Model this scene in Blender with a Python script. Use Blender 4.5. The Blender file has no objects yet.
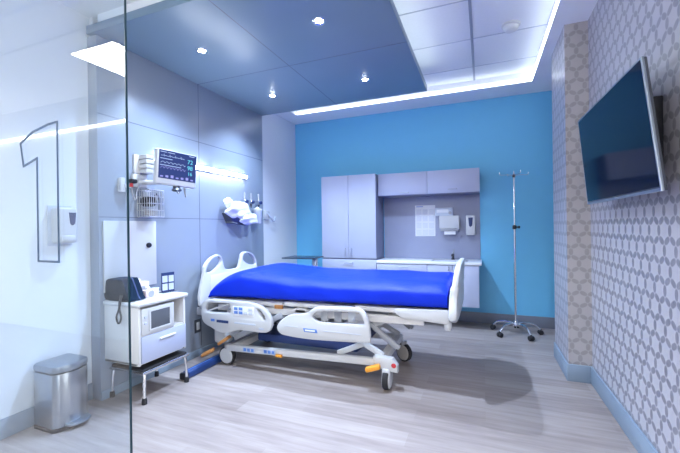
import bpy, bmesh, math, random
from mathutils import Vector, Matrix
from mathutils.geometry import tessellate_polygon
random.seed(7)
SC = bpy.context.scene
COL = SC.collection
PI = math.pi

# ------------------------------------------------------------------ materials
def srgb(r, g, b):
    def f(c):
        c /= 255.0
        return c / 12.92 if c <= 0.04045 else ((c + 0.055) / 1.055) ** 2.4
    return (f(r), f(g), f(b), 1)

def mat(name, col, rough=0.5, metal=0.0, var=0.04, scale=8.0, bump=0.0, bscale=60.0, coat=0.0, spec=0.5, stretch=None):
    m = bpy.data.materials.new(name); m.use_nodes = True
    nt = m.node_tree; N = nt.nodes; L = nt.links
    b = N['Principled BSDF']
    b.inputs['Roughness'].default_value = rough
    b.inputs['Metallic'].default_value = metal
    b.inputs['Coat Weight'].default_value = coat
    b.inputs['Specular IOR Level'].default_value = spec
    tc = N.new('ShaderNodeTexCoord')
    mp = N.new('ShaderNodeMapping'); L.new(tc.outputs['Object'], mp.inputs[0])
    if stretch: mp.inputs['Scale'].default_value = stretch
    nz = N.new('ShaderNodeTexNoise'); nz.inputs['Scale'].default_value = scale; nz.inputs['Detail'].default_value = 3
    L.new(mp.outputs[0], nz.inputs['Vector'])
    mx = N.new('ShaderNodeMix'); mx.data_type = 'RGBA'
    c = col
    mx.inputs[6].default_value = (c[0]*(1-var), c[1]*(1-var), c[2]*(1-var), 1)
    mx.inputs[7].default_value = (min(1, c[0]*(1+var)), min(1, c[1]*(1+var)), min(1, c[2]*(1+var)), 1)
    L.new(nz.outputs['Fac'], mx.inputs[0]); L.new(mx.outputs[2], b.inputs['Base Color'])
    if bump > 0:
        n2 = N.new('ShaderNodeTexNoise'); n2.inputs['Scale'].default_value = bscale; n2.inputs['Detail'].default_value = 3
        L.new(mp.outputs[0], n2.inputs['Vector'])
        bp = N.new('ShaderNodeBump'); bp.inputs['Strength'].default_value = bump; bp.inputs['Distance'].default_value = 0.01
        L.new(n2.outputs['Fac'], bp.inputs['Height']); L.new(bp.outputs[0], b.inputs['Normal'])
    return m

def emit(name, col, strength, base=0.8):
    m = bpy.data.materials.new(name); m.use_nodes = True
    b = m.node_tree.nodes['Principled BSDF']
    b.inputs['Base Color'].default_value = (base, base, base, 1)
    b.inputs['Emission Color'].default_value = col
    b.inputs['Emission Strength'].default_value = strength
    return m

def math_node(N, L, op, a, b=None):
    n = N.new('ShaderNodeMath'); n.operation = op
    for i, v in enumerate((a, b)):
        if v is None: continue
        if isinstance(v, (int, float)): n.inputs[i].default_value = v
        else: L.new(v, n.inputs[i])
    return n.outputs[0]

def wallpaper(name, light, dark, axis):
    """hexagonal lattice of pale discs parted by grey petals, axis = the horizontal world axis of the wall"""
    m = bpy.data.materials.new(name); m.use_nodes = True
    nt = m.node_tree; N = nt.nodes; L = nt.links; b = N['Principled BSDF']
    b.inputs['Roughness'].default_value = 0.45
    geo = N.new('ShaderNodeNewGeometry'); sx = N.new('ShaderNodeSeparateXYZ'); L.new(geo.outputs['Position'], sx.inputs[0])
    u = sx.outputs[axis]; v = sx.outputs[2]
    a = 0.116
    k = 4*PI/(math.sqrt(3)*a)
    def wave(cx, cy):
        t = math_node(N, L, 'ADD', math_node(N, L, 'MULTIPLY', u, k*cx), math_node(N, L, 'MULTIPLY', v, k*cy))
        return math_node(N, L, 'COSINE', t)
    cs = [wave(0, 1), wave(math.sqrt(3)/2, 0.5), wave(-math.sqrt(3)/2, 0.5)]
    f = math_node(N, L, 'ADD', math_node(N, L, 'ADD', cs[0], cs[1]), cs[2])
    ls = [math_node(N, L, 'SUBTRACT', c, f) for c in cs]     # one petal per cell edge
    d = math_node(N, L, 'MAXIMUM', math_node(N, L, 'MAXIMUM', ls[0], ls[1]), ls[2])
    mr = N.new('ShaderNodeMapRange'); mr.inputs[1].default_value = 1.04; mr.inputs[2].default_value = 1.42
    mr.inputs[3].default_value = 0; mr.inputs[4].default_value = 1
    L.new(d, mr.inputs[0])
    nz = N.new('ShaderNodeTexNoise'); nz.inputs['Scale'].default_value = 14; nz.inputs['Detail'].default_value = 4
    L.new(geo.outputs['Position'], nz.inputs['Vector'])
    fac = math_node(N, L, 'MULTIPLY', mr.outputs[0], math_node(N, L, 'ADD', math_node(N, L, 'MULTIPLY', nz.outputs['Fac'], 0.5), 0.65))
    mx = N.new('ShaderNodeMix'); mx.data_type = 'RGBA'
    mx.inputs[6].default_value = light; mx.inputs[7].default_value = dark
    L.new(fac, mx.inputs[0]); L.new(mx.outputs[2], b.inputs['Base Color'])
    rr = N.new('ShaderNodeMapRange'); rr.inputs[3].default_value = 0.5; rr.inputs[4].default_value = 0.32
    L.new(mr.outputs[0], rr.inputs[0]); L.new(rr.outputs[0], b.inputs['Roughness'])
    return m

def floor_mat():
    m = bpy.data.materials.new('wood_look_vinyl'); m.use_nodes = True
    nt = m.node_tree; N = nt.nodes; L = nt.links; b = N['Principled BSDF']
    geo = N.new('ShaderNodeNewGeometry')
    br = N.new('ShaderNodeTexBrick'); br.offset = 0.37; br.squash = 1
    br.inputs['Scale'].default_value = 1; br.inputs['Brick Width'].default_value = 1.25; br.inputs['Row Height'].default_value = 0.155
    br.inputs['Mortar Size'].default_value = 0.0012; br.inputs['Mortar Smooth'].default_value = 0.3
    br.inputs['Color1'].default_value = (0, 0, 0, 1); br.inputs['Color2'].default_value = (1, 1, 1, 1); br.inputs['Mortar'].default_value = (0.1, 0.1, 0.1, 1)
    L.new(geo.outputs['Position'], br.inputs['Vector'])
    mp = N.new('ShaderNodeMapping'); mp.inputs['Scale'].default_value = (1.3, 16, 1); L.new(geo.outputs['Position'], mp.inputs[0])
    n1 = N.new('ShaderNodeTexNoise'); n1.inputs['Scale'].default_value = 1.6; n1.inputs['Detail'].default_value = 6; n1.inputs['Roughness'].default_value = 0.62
    L.new(mp.outputs[0], n1.inputs['Vector'])
    mp2 = N.new('ShaderNodeMapping'); mp2.inputs['Scale'].default_value = (0.5, 2.2, 1); L.new(geo.outputs['Position'], mp2.inputs[0])
    n2 = N.new('ShaderNodeTexNoise'); n2.inputs['Scale'].default_value = 1.5; n2.inputs['Detail'].default_value = 3
    L.new(mp2.outputs[0], n2.inputs['Vector'])
    t = math_node(N, L, 'ADD', math_node(N, L, 'MULTIPLY', br.outputs['Color'], 0.16), math_node(N, L, 'MULTIPLY', n1.outputs['Fac'], 0.62))
    t = math_node(N, L, 'ADD', t, math_node(N, L, 'MULTIPLY', n2.outputs['Fac'], 0.30))
    cr = N.new('ShaderNodeValToRGB')
    cr.color_ramp.elements[0].position = 0.28; cr.color_ramp.elements[0].color = (0.190, 0.150, 0.135, 1)
    cr.color_ramp.elements[1].position = 0.78; cr.color_ramp.elements[1].color = (0.415, 0.362, 0.338, 1)
    L.new(t, cr.inputs[0]); L.new(cr.outputs[0], b.inputs['Base Color'])
    b.inputs['Roughness'].default_value = 0.42
    bp = N.new('ShaderNodeBump'); bp.inputs['Strength'].default_value = 0.12; bp.inputs['Distance'].default_value = 0.004
    L.new(n1.outputs['Fac'], bp.inputs['Height']); L.new(bp.outputs[0], b.inputs['Normal'])
    return m

def glass_mat(name, tint, ior=1.5):
    m = bpy.data.materials.new(name); m.use_nodes = True
    nt = m.node_tree; N = nt.nodes; L = nt.links
    N.remove(N['Principled BSDF']); out = N['Material Output']
    tr = N.new('ShaderNodeBsdfTransparent'); tr.inputs[0].default_value = tint
    gl = N.new('ShaderNodeBsdfGlossy'); gl.inputs['Roughness'].default_value = 0.0
    fr = N.new('ShaderNodeFresnel'); ge = N.new('ShaderNodeNewGeometry')
    mr = N.new('ShaderNodeMapRange'); mr.inputs[3].default_value = ior; mr.inputs[4].default_value = 1/ior   # same Fresnel on both faces of the pane
    L.new(ge.outputs['Backfacing'], mr.inputs[0]); L.new(mr.outputs[0], fr.inputs[0])
    mx = N.new('ShaderNodeMixShader')
    L.new(fr.outputs[0], mx.inputs[0]); L.new(tr.outputs[0], mx.inputs[1]); L.new(gl.outputs[0], mx.inputs[2]); L.new(mx.outputs[0], out.inputs[0])
    return m

M = {}
M['white_wall'] = mat('white_wall_paint', (0.74, 0.77, 0.80, 1), 0.6, var=0.015)
M['ceil'] = mat('ceiling_paint', (0.84, 0.86, 0.88, 1), 0.7, var=0.015)
M['tile'] = mat('ceiling_tile', (0.74, 0.76, 0.79, 1), 0.85, var=0.03, scale=40, bump=0.15, bscale=160)
M['tee'] = mat('ceiling_tee', (0.28, 0.31, 0.37, 1), 0.5)
M['tee2'] = mat('ceiling_joint', (0.46, 0.49, 0.56, 1), 0.5)
M['blue'] = mat('blue_wall_paint', (0.15, 0.50, 0.76, 1), 0.55, var=0.02)
M['head'] = mat('grey_laminate', (0.28, 0.325, 0.395, 1), 0.32, var=0.03, scale=3)
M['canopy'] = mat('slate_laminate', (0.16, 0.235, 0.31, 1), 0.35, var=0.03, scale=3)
M['seam'] = mat('dark_reveal', (0.13, 0.15, 0.20, 1), 0.6)
M['base'] = mat('baseboard_vinyl', (0.25, 0.32, 0.40, 1), 0.45)
M['basegrey'] = mat('baseboard_grey', (0.20, 0.22, 0.27, 1), 0.45)
M['floor'] = floor_mat()
M['paper_r'] = wallpaper('petal_wallpaper', (0.47, 0.46, 0.50, 1), (0.215, 0.21, 0.245, 1), 1)
M['paper_c_lit'] = wallpaper('petal_wallpaper_warm_lit', (0.46, 0.43, 0.425, 1), (0.335, 0.31, 0.305, 1), 0)  # same wallpaper with the warm corridor light and its wash put into the colours
M['cab'] = mat('lavender_laminate', (0.41, 0.445, 0.58, 1), 0.38, var=0.02, scale=3)
M['cabside'] = mat('slate_cabinet_side', (0.20, 0.22, 0.33, 1), 0.45)
M['splash'] = mat('backsplash_laminate', (0.31, 0.335, 0.45, 1), 0.4)
M['counter'] = mat('white_solid_surface', (0.75, 0.77, 0.82, 1), 0.3)
M['steel'] = mat('brushed_steel', (0.45, 0.48, 0.52, 1), 0.28, 1.0, var=0.08, scale=30, stretch=(12, 12, 0.4))
M['steel_lid'] = mat('brushed_steel_lid', (0.34, 0.39, 0.45, 1), 0.34, 0.9, var=0.06, scale=20)
M['chrome'] = mat('chrome', (0.78, 0.80, 0.83, 1), 0.12, 1.0)
M['blackp'] = mat('black_plastic', (0.012, 0.013, 0.02, 1), 0.4)
M['rubber'] = mat('black_rubber', (0.02, 0.02, 0.024, 1), 0.8)
M['whitep'] = mat('white_plastic', (0.57, 0.58, 0.59, 1), 0.35, var=0.015)
M['creamp'] = mat('cream_plastic', (0.66, 0.65, 0.64, 1), 0.4, var=0.02)
M['greyp'] = mat('grey_plastic', (0.36, 0.37, 0.40, 1), 0.45)
M['tan'] = mat('taupe_plastic', (0.40, 0.38, 0.36, 1), 0.45)
M['darkmetal'] = mat('dark_metal', (0.10, 0.11, 0.13, 1), 0.4, 0.6)
M['orange'] = mat('orange_plastic', (0.80, 0.33, 0.03, 1), 0.45)
M['brown'] = mat('brown_orange_plastic', (0.45, 0.20, 0.06, 1), 0.5)
M['sheet'] = mat('royal_blue_fabric', (0.002, 0.026, 0.52, 1), 0.5, var=0.06, scale=5, bump=0.55, bscale=7, spec=0.2, stretch=(1, 2.2, 1))
M['bluepad'] = mat('navy_vinyl', (0.010, 0.04, 0.16, 1), 0.4)
M['stickblue'] = mat('blue_sticker', (0.10, 0.22, 0.58, 1), 0.5)
M['navy'] = mat('navy_print', (0.012, 0.03, 0.12, 1), 0.5)
M['slate'] = mat('slate_case', (0.004, 0.015, 0.036, 1), 0.8, spec=0.15, var=0.15, scale=20)
M['pink'] = mat('pale_pink_card', (0.72, 0.60, 0.63, 1), 0.6, var=0.10, scale=30)
M['paper'] = mat('white_paper', (0.78, 0.80, 0.83, 1), 0.7, var=0.02)
M['paleprint'] = mat('pale_print', (0.52, 0.57, 0.66, 1), 0.7)
M['cell'] = mat('faint_print', (0.66, 0.69, 0.75, 1), 0.7)
M['cloth'] = mat('white_crumpled_plastic', (0.80, 0.82, 0.85, 1), 0.4, bump=0.4, bscale=30)
M['wire'] = mat('coated_wire', (0.62, 0.63, 0.66, 1), 0.3, 0.5)
M['scr'] = mat('tv_screen_glass', (0.003, 0.009, 0.026, 1), 0.08, spec=0.10)
M['red'] = mat('red_plastic', (0.5, 0.03, 0.04, 1), 0.4)
M['table'] = mat('dark_table_top', (0.02, 0.035, 0.06, 1), 0.25)
M['glassdark'] = mat('dark_window', (0.10, 0.11, 0.13, 1), 0.25)
M['glass'] = glass_mat('clear_glass', (0.90, 0.955, 1.0, 1))
M['glassedge'] = mat('green_glass_edge', (0.006, 0.035, 0.055, 1), 0.3)
M['etch'] = mat('etched_outline', (0.02, 0.06, 0.13, 1), 0.5)
LED = (0.82, 0.91, 1.0, 1)
M['strip'] = emit('strip_led', (0.84, 0.91, 1.0, 1), 70)
M['cove'] = emit('cove_led', LED, 5.5)
M['cove_up'] = emit('cove_led_up', LED, 11)
M['down'] = emit('downlight_led', (0.9, 0.95, 1.0, 1), 60)
M['panel_l'] = emit('panel_led', (1.0, 0.96, 0.91, 1), 34)
M['slot'] = emit('slot_led', (1.0, 0.96, 0.91, 1), 8)
M['screen'] = emit('screen_navy', (0.006, 0.03, 0.22, 1), 0.75, 0.004)
M['s_line'] = emit('screen_pale', (0.45, 0.60, 0.95, 1), 0.9, 0.05)
M['s_cyan'] = emit('screen_cyan', (0.10, 0.60, 0.75, 1), 1.0, 0.05)
M['s_vio'] = emit('screen_violet', (0.30, 0.30, 0.80, 1), 0.8, 0.05)

def inset(poly, d):
    out = []; n = len(poly)
    area = sum(poly[i][0]*poly[(i+1) % n][1]-poly[(i+1) % n][0]*poly[i][1] for i in range(n)); sg = 1 if area > 0 else -1
    for i in range(n):
        a, b_, c_ = Vector(poly[i-1]), Vector(poly[i]), Vector(poly[(i+1) % n])
        e1 = (b_-a).normalized(); e2 = (c_-b_).normalized()
        n1 = Vector((-e1.y, e1.x))*sg; n2 = Vector((-e2.y, e2.x))*sg
        k = n1+n2; out.append(tuple(b_+k*(d/max(0.3, 1+n1.dot(n2)))))
    return out

# ------------------------------------------------------------------ mesh helpers (world coordinates)
class MB:
    def __init__(s): s.bm = bmesh.new()
    def _join(s, b, mtx=None):
        if mtx is not None: b.transform(mtx)
        me = bpy.data.meshes.new('t'); b.to_mesh(me); b.free(); s.bm.from_mesh(me); bpy.data.meshes.remove(me)
    def box(s, x0, x1, y0, y1, z0, z1, bev=0.0, seg=2, mtx=None):
        b = bmesh.new(); bmesh.ops.create_cube(b, size=1)
        bmesh.ops.scale(b, vec=(abs(x1-x0), abs(y1-y0), abs(z1-z0)), verts=b.verts)
        if bev > 0: bmesh.ops.bevel(b, geom=b.edges[:], offset=bev, segments=seg, profile=0.5, affect='EDGES')
        bmesh.ops.translate(b, vec=((x0+x1)/2, (y0+y1)/2, (z0+z1)/2), verts=b.verts)
        s._join(b, mtx); return s
    def beam(s, a, c, w, h, bev=0.004):
        """rectangular bar from a to c, w across, h up"""
        a, c = Vector(a), Vector(c); d = c-a; n = d.normalized()
        up = Vector((0, 0, 1)) if abs(n.z) < 0.95 else Vector((0, 1, 0))
        r = n.cross(up).normalized(); u = r.cross(n)
        m = Matrix((( n.x, r.x, u.x, (a.x+c.x)/2), (n.y, r.y, u.y, (a.y+c.y)/2), (n.z, r.z, u.z, (a.z+c.z)/2), (0, 0, 0, 1)))
        l = d.length
        return s.box(-l/2, l/2, -w/2, w/2, -h/2, h/2, bev, 2, m)
    def tube(s, pts, r, seg=10, cyc=False):
        pts = [Vector(p) for p in pts]; b = bmesh.new(); n = len(pts); rings = []
        rr = r if isinstance(r, (list, tuple)) else [r]*n
        prev = None
        for i, p in enumerate(pts):
            if cyc: t = pts[(i+1) % n]-pts[i-1]
            else: t = pts[min(i+1, n-1)]-pts[max(i-1, 0)]
            t.normalize()
            if prev is None:
                ax = Vector((0, 0, 1)) if abs(t.z) < 0.9 else Vector((1, 0, 0))
                u = t.cross(ax).normalized()
            else:
                u = (prev - t*prev.dot(t)).normalized()
            prev = u; w = t.cross(u)
            rings.append([b.verts.new(p+u*math.cos(2*PI*k/seg)*rr[i]+w*math.sin(2*PI*k/seg)*rr[i]) for k in range(seg)])
        for i in range(n if cyc else n-1):
            A, B = rings[i], rings[(i+1) % n]
            for k in range(seg): b.faces.new((A[k], A[(k+1) % seg], B[(k+1) % seg], B[k]))
        if not cyc:
            b.faces.new(rings[0][::-1]); b.faces.new(rings[-1])
        bmesh.ops.recalc_face_normals(b, faces=b.faces)
        s._join(b); return s
    def lathe(s, prof, c, axis=(0, 0, 1), seg=24):
        """prof: (radius, height) pairs from c along axis"""
        ax = Vector(axis).normalized(); q = Vector((0, 0, 1)).rotation_difference(ax).to_matrix().to_4x4()
        b = bmesh.new(); rings = []
        for r, h in prof:
            if r < 1e-6: rings.append([b.verts.new((0, 0, h))])
            else: rings.append([b.verts.new((r*math.cos(2*PI*k/seg), r*math.sin(2*PI*k/seg), h)) for k in range(seg)])
        for A, B in zip(rings, rings[1:]):
            for k in range(seg):
                k2 = (k+1) % seg
                if len(A) == 1 and len(B) == 1: continue
                if len(A) == 1: b.faces.new((A[0], B[k], B[k2]))
                elif len(B) == 1: b.faces.new((A[k], A[k2], B[0]))
                else: b.faces.new((A[k], A[k2], B[k2], B[k]))
        if len(rings[0]) > 1: b.faces.new(rings[0][::-1])
        if len(rings[-1]) > 1: b.faces.new(rings[-1])
        bmesh.ops.recalc_face_normals(b, faces=b.faces)
        s._join(b, Matrix.Translation(Vector(c)) @ q); return s
    def plate(s, outer, holes, origin, ux, uy, thick, bev=0.006, sm=0):
        """outline (with holes) in the ux/uy plane through origin, given thickness centred on it, rounded edges"""
        b = bmesh.new(); h = thick/2; caps = [[], []]; flat = []
        bev = min(bev, h*0.98)
        prof = [(bev, -h), (bev*0.29, -h+bev*0.29), (0, -h+bev), (0, h-bev), (bev*0.29, h-bev*0.29), (bev, h)]
        for k, poly in enumerate([outer]+list(holes)):
            if sm: poly = smooth(poly, sm)
            sg = 1 if k == 0 else -1
            rings = [[b.verts.new((p[0], p[1], z)) for p in inset(poly, d*sg)] for d, z in prof]
            m_ = len(poly)
            for A, B in zip(rings, rings[1:]):
                for i in range(m_): b.faces.new((A[i], A[(i+1) % m_], B[(i+1) % m_], B[i]))
            caps[0].append(rings[0]); caps[1].append(rings[-1])
        for cap in caps:
            vs_ = [v for r in cap for v in r]
            for t3 in tessellate_polygon([[v.co.copy() for v in r] for r in cap]):
                try: b.faces.new([vs_[i] for i in t3])
                except ValueError: pass
        ux, uy = Vector(ux), Vector(uy); n = ux.cross(uy); O = Vector(origin)
        m = Matrix(((ux.x, uy.x, n.x, O.x), (ux.y, uy.y, n.y, O.y), (ux.z, uy.z, n.z, O.z), (0, 0, 0, 1)))
        b.transform(m); bmesh.ops.recalc_face_normals(b, faces=b.faces)
        s._join(b); return s
    def grid(s, fn, nu, nv, closed_v=False):
        b = bmesh.new(); V = [[b.verts.new(fn(i/(nu-1), j/(nv if closed_v else nv-1))) for j in range(nv)] for i in range(nu)]
        for i in range(nu-1):
            for j in range(nv if closed_v else nv-1):
                j2 = (j+1) % nv
                b.faces.new((V[i][j], V[i+1][j], V[i+1][j2], V[i][j2]))
        bmesh.ops.remove_doubles(b, verts=b.verts, dist=1e-5)
        bmesh.ops.recalc_face_normals(b, faces=b.faces)
        s._join(b); return s

def smooth(poly, n):
    """closed Catmull-Rom through the points"""
    out = []; L = len(poly)
    for i in range(L):
        p0, p1, p2, p3 = [Vector(poly[(i+k) % L]) for k in (-1, 0, 1, 2)]
        for t in [j/n for j in range(n)]:
            out.append(tuple(0.5*((2*p1)+(-p0+p2)*t+(2*p0-5*p1+4*p2-p3)*t*t+(-p0+3*p1-3*p2+p3)*t**3)))
    return out

def path(pts, n=6):
    out = []; P = [Vector(p) for p in pts]; P = [2*P[0]-P[1]]+P+[2*P[-1]-P[-2]]
    for i in range(1, len(P)-2):
        p0, p1, p2, p3 = P[i-1:i+3]
        for t in [j/n for j in range(n)]:
            out.append(0.5*((2*p1)+(-p0+p2)*t+(2*p0-5*p1+4*p2-p3)*t*t+(-p0+3*p1-3*p2+p3)*t**3))
    out.append(P[-2]); return out

ORG = {}
def tag(o, label, cat=None, group=None):
    o['label'] = label
    if cat: o['category'] = cat
    if group: o['group'] = group
    return o
def thing(name, loc, label, cat, group=None):
    o = bpy.data.objects.new(name, None); COL.objects.link(o); o.location = loc
    o.empty_display_size = 0.1
    ORG[o] = Vector(loc); return tag(o, label, cat, group)
def obj(name, mb, m, parent=None, label=None, origin=None, ang=35):
    me = bpy.data.meshes.new(name)
    org = ORG[parent] if parent is not None else Vector(origin or (0, 0, 0))
    bmesh.ops.translate(mb.bm, vec=-org, verts=mb.bm.verts)
    mb.bm.to_mesh(me); mb.bm.free()
    me.materials.append(M[m])
    for p in me.polygons: p.use_smooth = True
    me.set_sharp_from_angle(angle=math.radians(ang))
    o = bpy.data.objects.new(name, me); COL.objects.link(o)
    if parent is not None: o.parent = parent
    else: o.location = org
    ORG[o] = org
    if label: o['label'] = label
    return o
def single(name, mb, m, origin, label, cat, group=None):
    return tag(obj(name, mb, m, None, None, origin), label, cat, group)
def struct(name, mb, m, parent=None):
    o = obj(name, mb, m, parent)
    if parent is None: o['kind'] = 'structure'
    return o
def dup(o, off, label=None, group=None):
    r = o.copy(); COL.objects.link(r); r.location = Vector(o.location)+Vector(off)
    ORG[r] = ORG[o]+Vector(off)
    if label: r['label'] = label
    if group: r['group'] = group
    for ch in list(o.children):
        c = ch.copy(); COL.objects.link(c); c.parent = r
        for g in list(ch.children):
            d = g.copy(); COL.objects.link(d); d.parent = c
    return r

# ------------------------------------------------------------------ room constants (metres)
XWF = -2.915                                          # white wall beside the glass
XW, XH, XR, XC = -2.88, -2.81, 0.84, 0.668          # white wall, headwall, papered wall, pier face
YB, YC0, YC1 = 5.269, 3.576, 4.19                    # back wall, pier from/to
YH0, YH1 = 1.916, 4.198                              # headwall from/to
ZC, ZS, ZT = 2.887, 3.05, 3.17                       # canopy, gypsum ceiling, tiled recess
RX0, RX1, RY0, RY1 = -2.62, 0.566, 1.97, 4.827       # recess
YG = 1.0                                             # glass front
YK = -1.05                                           # corridor wall
BB = 0.1445

# shell
struct('floor', MB().box(-7, 2.4, YK-0.1, YB+0.1, -0.1, 0), 'floor')
struct('wall_left', MB().box(XW-0.12, XW, YH0+0.02, YB+0.12, 0, ZT+0.1).box(XW-0.16, XWF, YG-0.06, YH0+0.02, 0, ZT+0.1), 'white_wall')
struct('wall_back', MB().box(XW-0.12, XR+0.12, YB, YB+0.12, 0, ZT+0.1), 'blue')
struct('wall_right', MB().box(XR, XR+0.12, YG-0.06, YB, 0, ZT+0.1), 'paper_r')
pier = MB().box(XC, XR, YC0, YC1, 0, ZS)
o = struct('wall_pier', pier, 'paper_r')
o.data.materials.append(M['paper_c_lit'])
for p in o.data.polygons:
    if abs(p.normal.y) > 0.9: p.material_index = 1  # pier ends take the warm-lit copy of the paper
c = MB()
c.box(-7, 2.4, YK-0.1, RY0, ZS, ZS+0.1)
c.box(XW, RX0, RY0, YB, ZS, ZT+0.02)
c.box(RX0, RX1, RY1, YB, ZS, ZT+0.02)
c.box(RX1, XR, RY0, YB, ZS, ZT+0.02)
struct('ceiling', c, 'ceil')
tl = struct('ceiling_recess', MB().box(RX0-0.1, RX1+0.1, RY0-0.1, RY1+0.1, ZT, ZT+0.06), 'tile')
tee = MB()
for x in (-0.0775, -1.297, -2.517): tee.box(x-0.012, x+0.012, RY0, RY1, ZT-0.006, ZT+0.001)
struct('tee_runner', tee, 'tee', tl)
tee = MB()
for y in (2.4195, 3.085, 3.7505, 4.416): tee.box(RX0, RX1, y-0.006, y+0.006, ZT-0.004, ZT+0.001)
struct('cross_tee', tee, 'tee2', tl)
# panelled headwall wrapping into the canopy
hw = struct('wall_headwall', MB().box(XWF, XH, YH0, YH1, 0, ZC, 0.002), 'head')
s = MB()
s.box(XH-0.002, XH+0.0008, 3.002-0.004, 3.002+0.004, 0.1, ZC)
for z in (2.27, 1.45): s.box(XH-0.002, XH+0.0008, YH0, YH1, z-0.003, z+0.003)
struct('panel_seam', s, 'seam', hw)
cn = struct('ceiling_canopy', MB().box(XW, -0.574, 1.885, YH1, ZC, ZC+0.065, 0.003), 'canopy')
s = MB()
s.box(-1.697-0.004, -1.697+0.004, 1.886, YH1, ZC-0.0008, ZC+0.002)
s.box(XH, -0.576, 3.002-0.004, 3.002+0.004, ZC-0.0008, ZC+0.002)
struct('panel_seam', s, 'seam', cn)
# baseboards
b = MB(); b.box(XWF, XWF+0.012, YG, YH0, 0, 0.13, 0.003); b.box(XW, XW+0.012, YH1, YB, 0, 0.13, 0.003); struct('baseboard_left', b, 'base')
struct('baseboard_headwall', MB().box(XH, XH+0.010, YH0, YH1, 0, 0.07, 0.003), 'base')
struct('baseboard_back', MB().box(XW, XR, YB-0.014, YB, 0, BB, 0.003), 'basegrey')
struct('baseboard_right', MB().box(XR-0.014, XR, YG, YC0, 0, BB, 0.003), 'base')
b = MB(); b.box(XC-0.014, XR-0.014, YC0-0.014, YC0, 0, BB, 0.003); b.box(XC-0.014, XC, YC0, YC1, 0, BB, 0.003)
struct('baseboard_pier', b, 'base')
# corridor outside the room (seen only as a reflection in the glass)
struct('wall_corridor', MB().box(-7, 2.4, YK-0.1, YK, 0, ZS), 'white_wall')
struct('trim_fascia', MB().box(XH, RX1, 1.93, 1.965, ZC+0.07, ZS), 'ceil')
struct('trim_corridor', MB().box(-7, 2.4, 0.27, 0.37, ZS-0.05, ZS), 'ceil')
struct('trim_corridor_bead', MB().box(-7, 2.4, -0.04, -0.01, ZS-0.02, ZS), 'ceil')
struct('wall_corridor_left', MB().box(-7, XWF-0.12, YG-0.06, YG+0.06, 0, ZS), 'white_wall')
struct('wall_corridor_right', MB().box(XR+0.12, 2.4, YG-0.06, YG+0.06, 0, ZS), 'white_wall')
# sliding glass door with the room number
door = bpy.data.objects.new('door_1', None); COL.objects.link(door); door.location = (-2.05, YG, 0); ORG[door] = Vector((-2.05, YG, 0)); door['kind'] = 'structure'
gp = obj('glass_pane', MB().box(-2.86, -1.297, YG-0.004, YG+0.004, 0.02, 2.9), 'glass', door, 'clear glass pane')
obj('glass_edge', MB().box(-1.2965, -1.2935, YG-0.0042, YG+0.0042, 0.02, 2.9), 'glassedge', door, 'dark green polished glass edge')
outer = [(x+0.008, z) for x, z in [(-1.995, 1.755), (-1.90, 1.80), (-1.785, 1.822), (-1.718, 1.826), (-1.718, 1.207), (-1.872, 1.207), (-1.872, 1.669), (-1.972, 1.640)]]
obj('room_number', MB().plate(outer, [inset(outer, 0.009)], (0, YG-0.0062, 0), (1, 0, 0), (0, 0, 1), 0.003, 0.0005), 'etch', door, 'dark outlined figure 1')

# ------------------------------------------------------------------ lamps
def downlight(x, y, label, power):
    t = thing('downlight', (x, y, ZC), label, 'downlight', 'downlights in the slate canopy')
    obj('trim_ring', MB().lathe([(0.030, 0.0), (0.034, -0.004), (0.042, -0.006), (0.048, -0.003), (0.049, 0.0)], (x, y, ZC)), 'chrome', t)
    obj('lamp_disc', MB().lathe([(0, -0.0045), (0.020, -0.0045), (0.029, -0.002), (0.029, 0.0)], (x, y, ZC)), 'down', t)
    l = bpy.data.lights.new('downlight_beam', 'SPOT'); l.energy = power; l.spot_size = math.radians(124); l.spot_blend = 0.9; l.color = (0.56, 0.72, 1.0); l.shadow_soft_size = 0.03
    lo = bpy.data.objects.new('downlight_beam', l); COL.objects.link(lo); lo.location = (x, y, ZC-0.03)
downlight(-2.24, 2.45, 'glowing round canopy downlight nearest the glass and monitor', 125)
downlight(-1.12, 2.44, 'glowing round canopy downlight above the near side of the bed, farthest from all walls', 270)
downlight(-2.27, 3.61, 'glowing round canopy downlight nearest the white corner wall', 125)
downlight(-1.13, 3.60, 'glowing round canopy downlight nearest the tall cupboard doors', 270)
single('cove_light', MB().box(RX0+0.02, RX1-0.004, RY1-0.016, RY1-0.002, ZS+0.002, ZS+0.034, 0.003), 'cove', (-1, RY1, ZS), 'long bright cove light strip along the ceiling edge before the blue wall', 'cove light')
single('cove_light', MB().box(RX1-0.012, RX1-0.002, RY0+0.02, RY1-0.02, ZS+0.002, ZS+0.035, 0.003), 'cove', (RX1, 3, ZS), 'thin bright cove light strip along the ceiling edge beside the papered wall', 'cove light')
single('cove_light', MB().box(-0.606, -0.586, 1.95, YH1-0.05, ZC+0.067, ZC+0.085, 0.003), 'cove_up', (-0.6, 3, ZC+0.066), 'light strip hidden on top of the slate canopy edge, glowing onto ceiling tiles', 'cove light')
t = thing('wall_light', (XH, 3.1, 1.9), 'long glowing strip light on headwall behind the monitor', 'wall light')
obj('housing', MB().box(XH, XH+0.028, 2.36, 3.80, 1.968, 2.012, 0.006), 'whitep', t)
obj('lamp_tube', MB().box(XH+0.024, XH+0.042, 2.40, 3.79, 1.972, 2.006, 0.007), 'strip', t, 'glowing lens')
for y in (3.12, 3.32): obj('top_cap', MB().box(XH, XH+0.03, y, y+0.10, 2.013, 2.026, 0.004), 'greyp', t, 'grey clip on top')
t = thing('smoke_detector', (0.26, 3.63, ZT), 'white round dome smoke detector on ceiling tile', 'smoke detector')
obj('base', MB().lathe([(0.08, 0), (0.08, -0.014), (0.07, -0.018)], (0.26, 3.63, ZT)), 'whitep', t)
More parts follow.
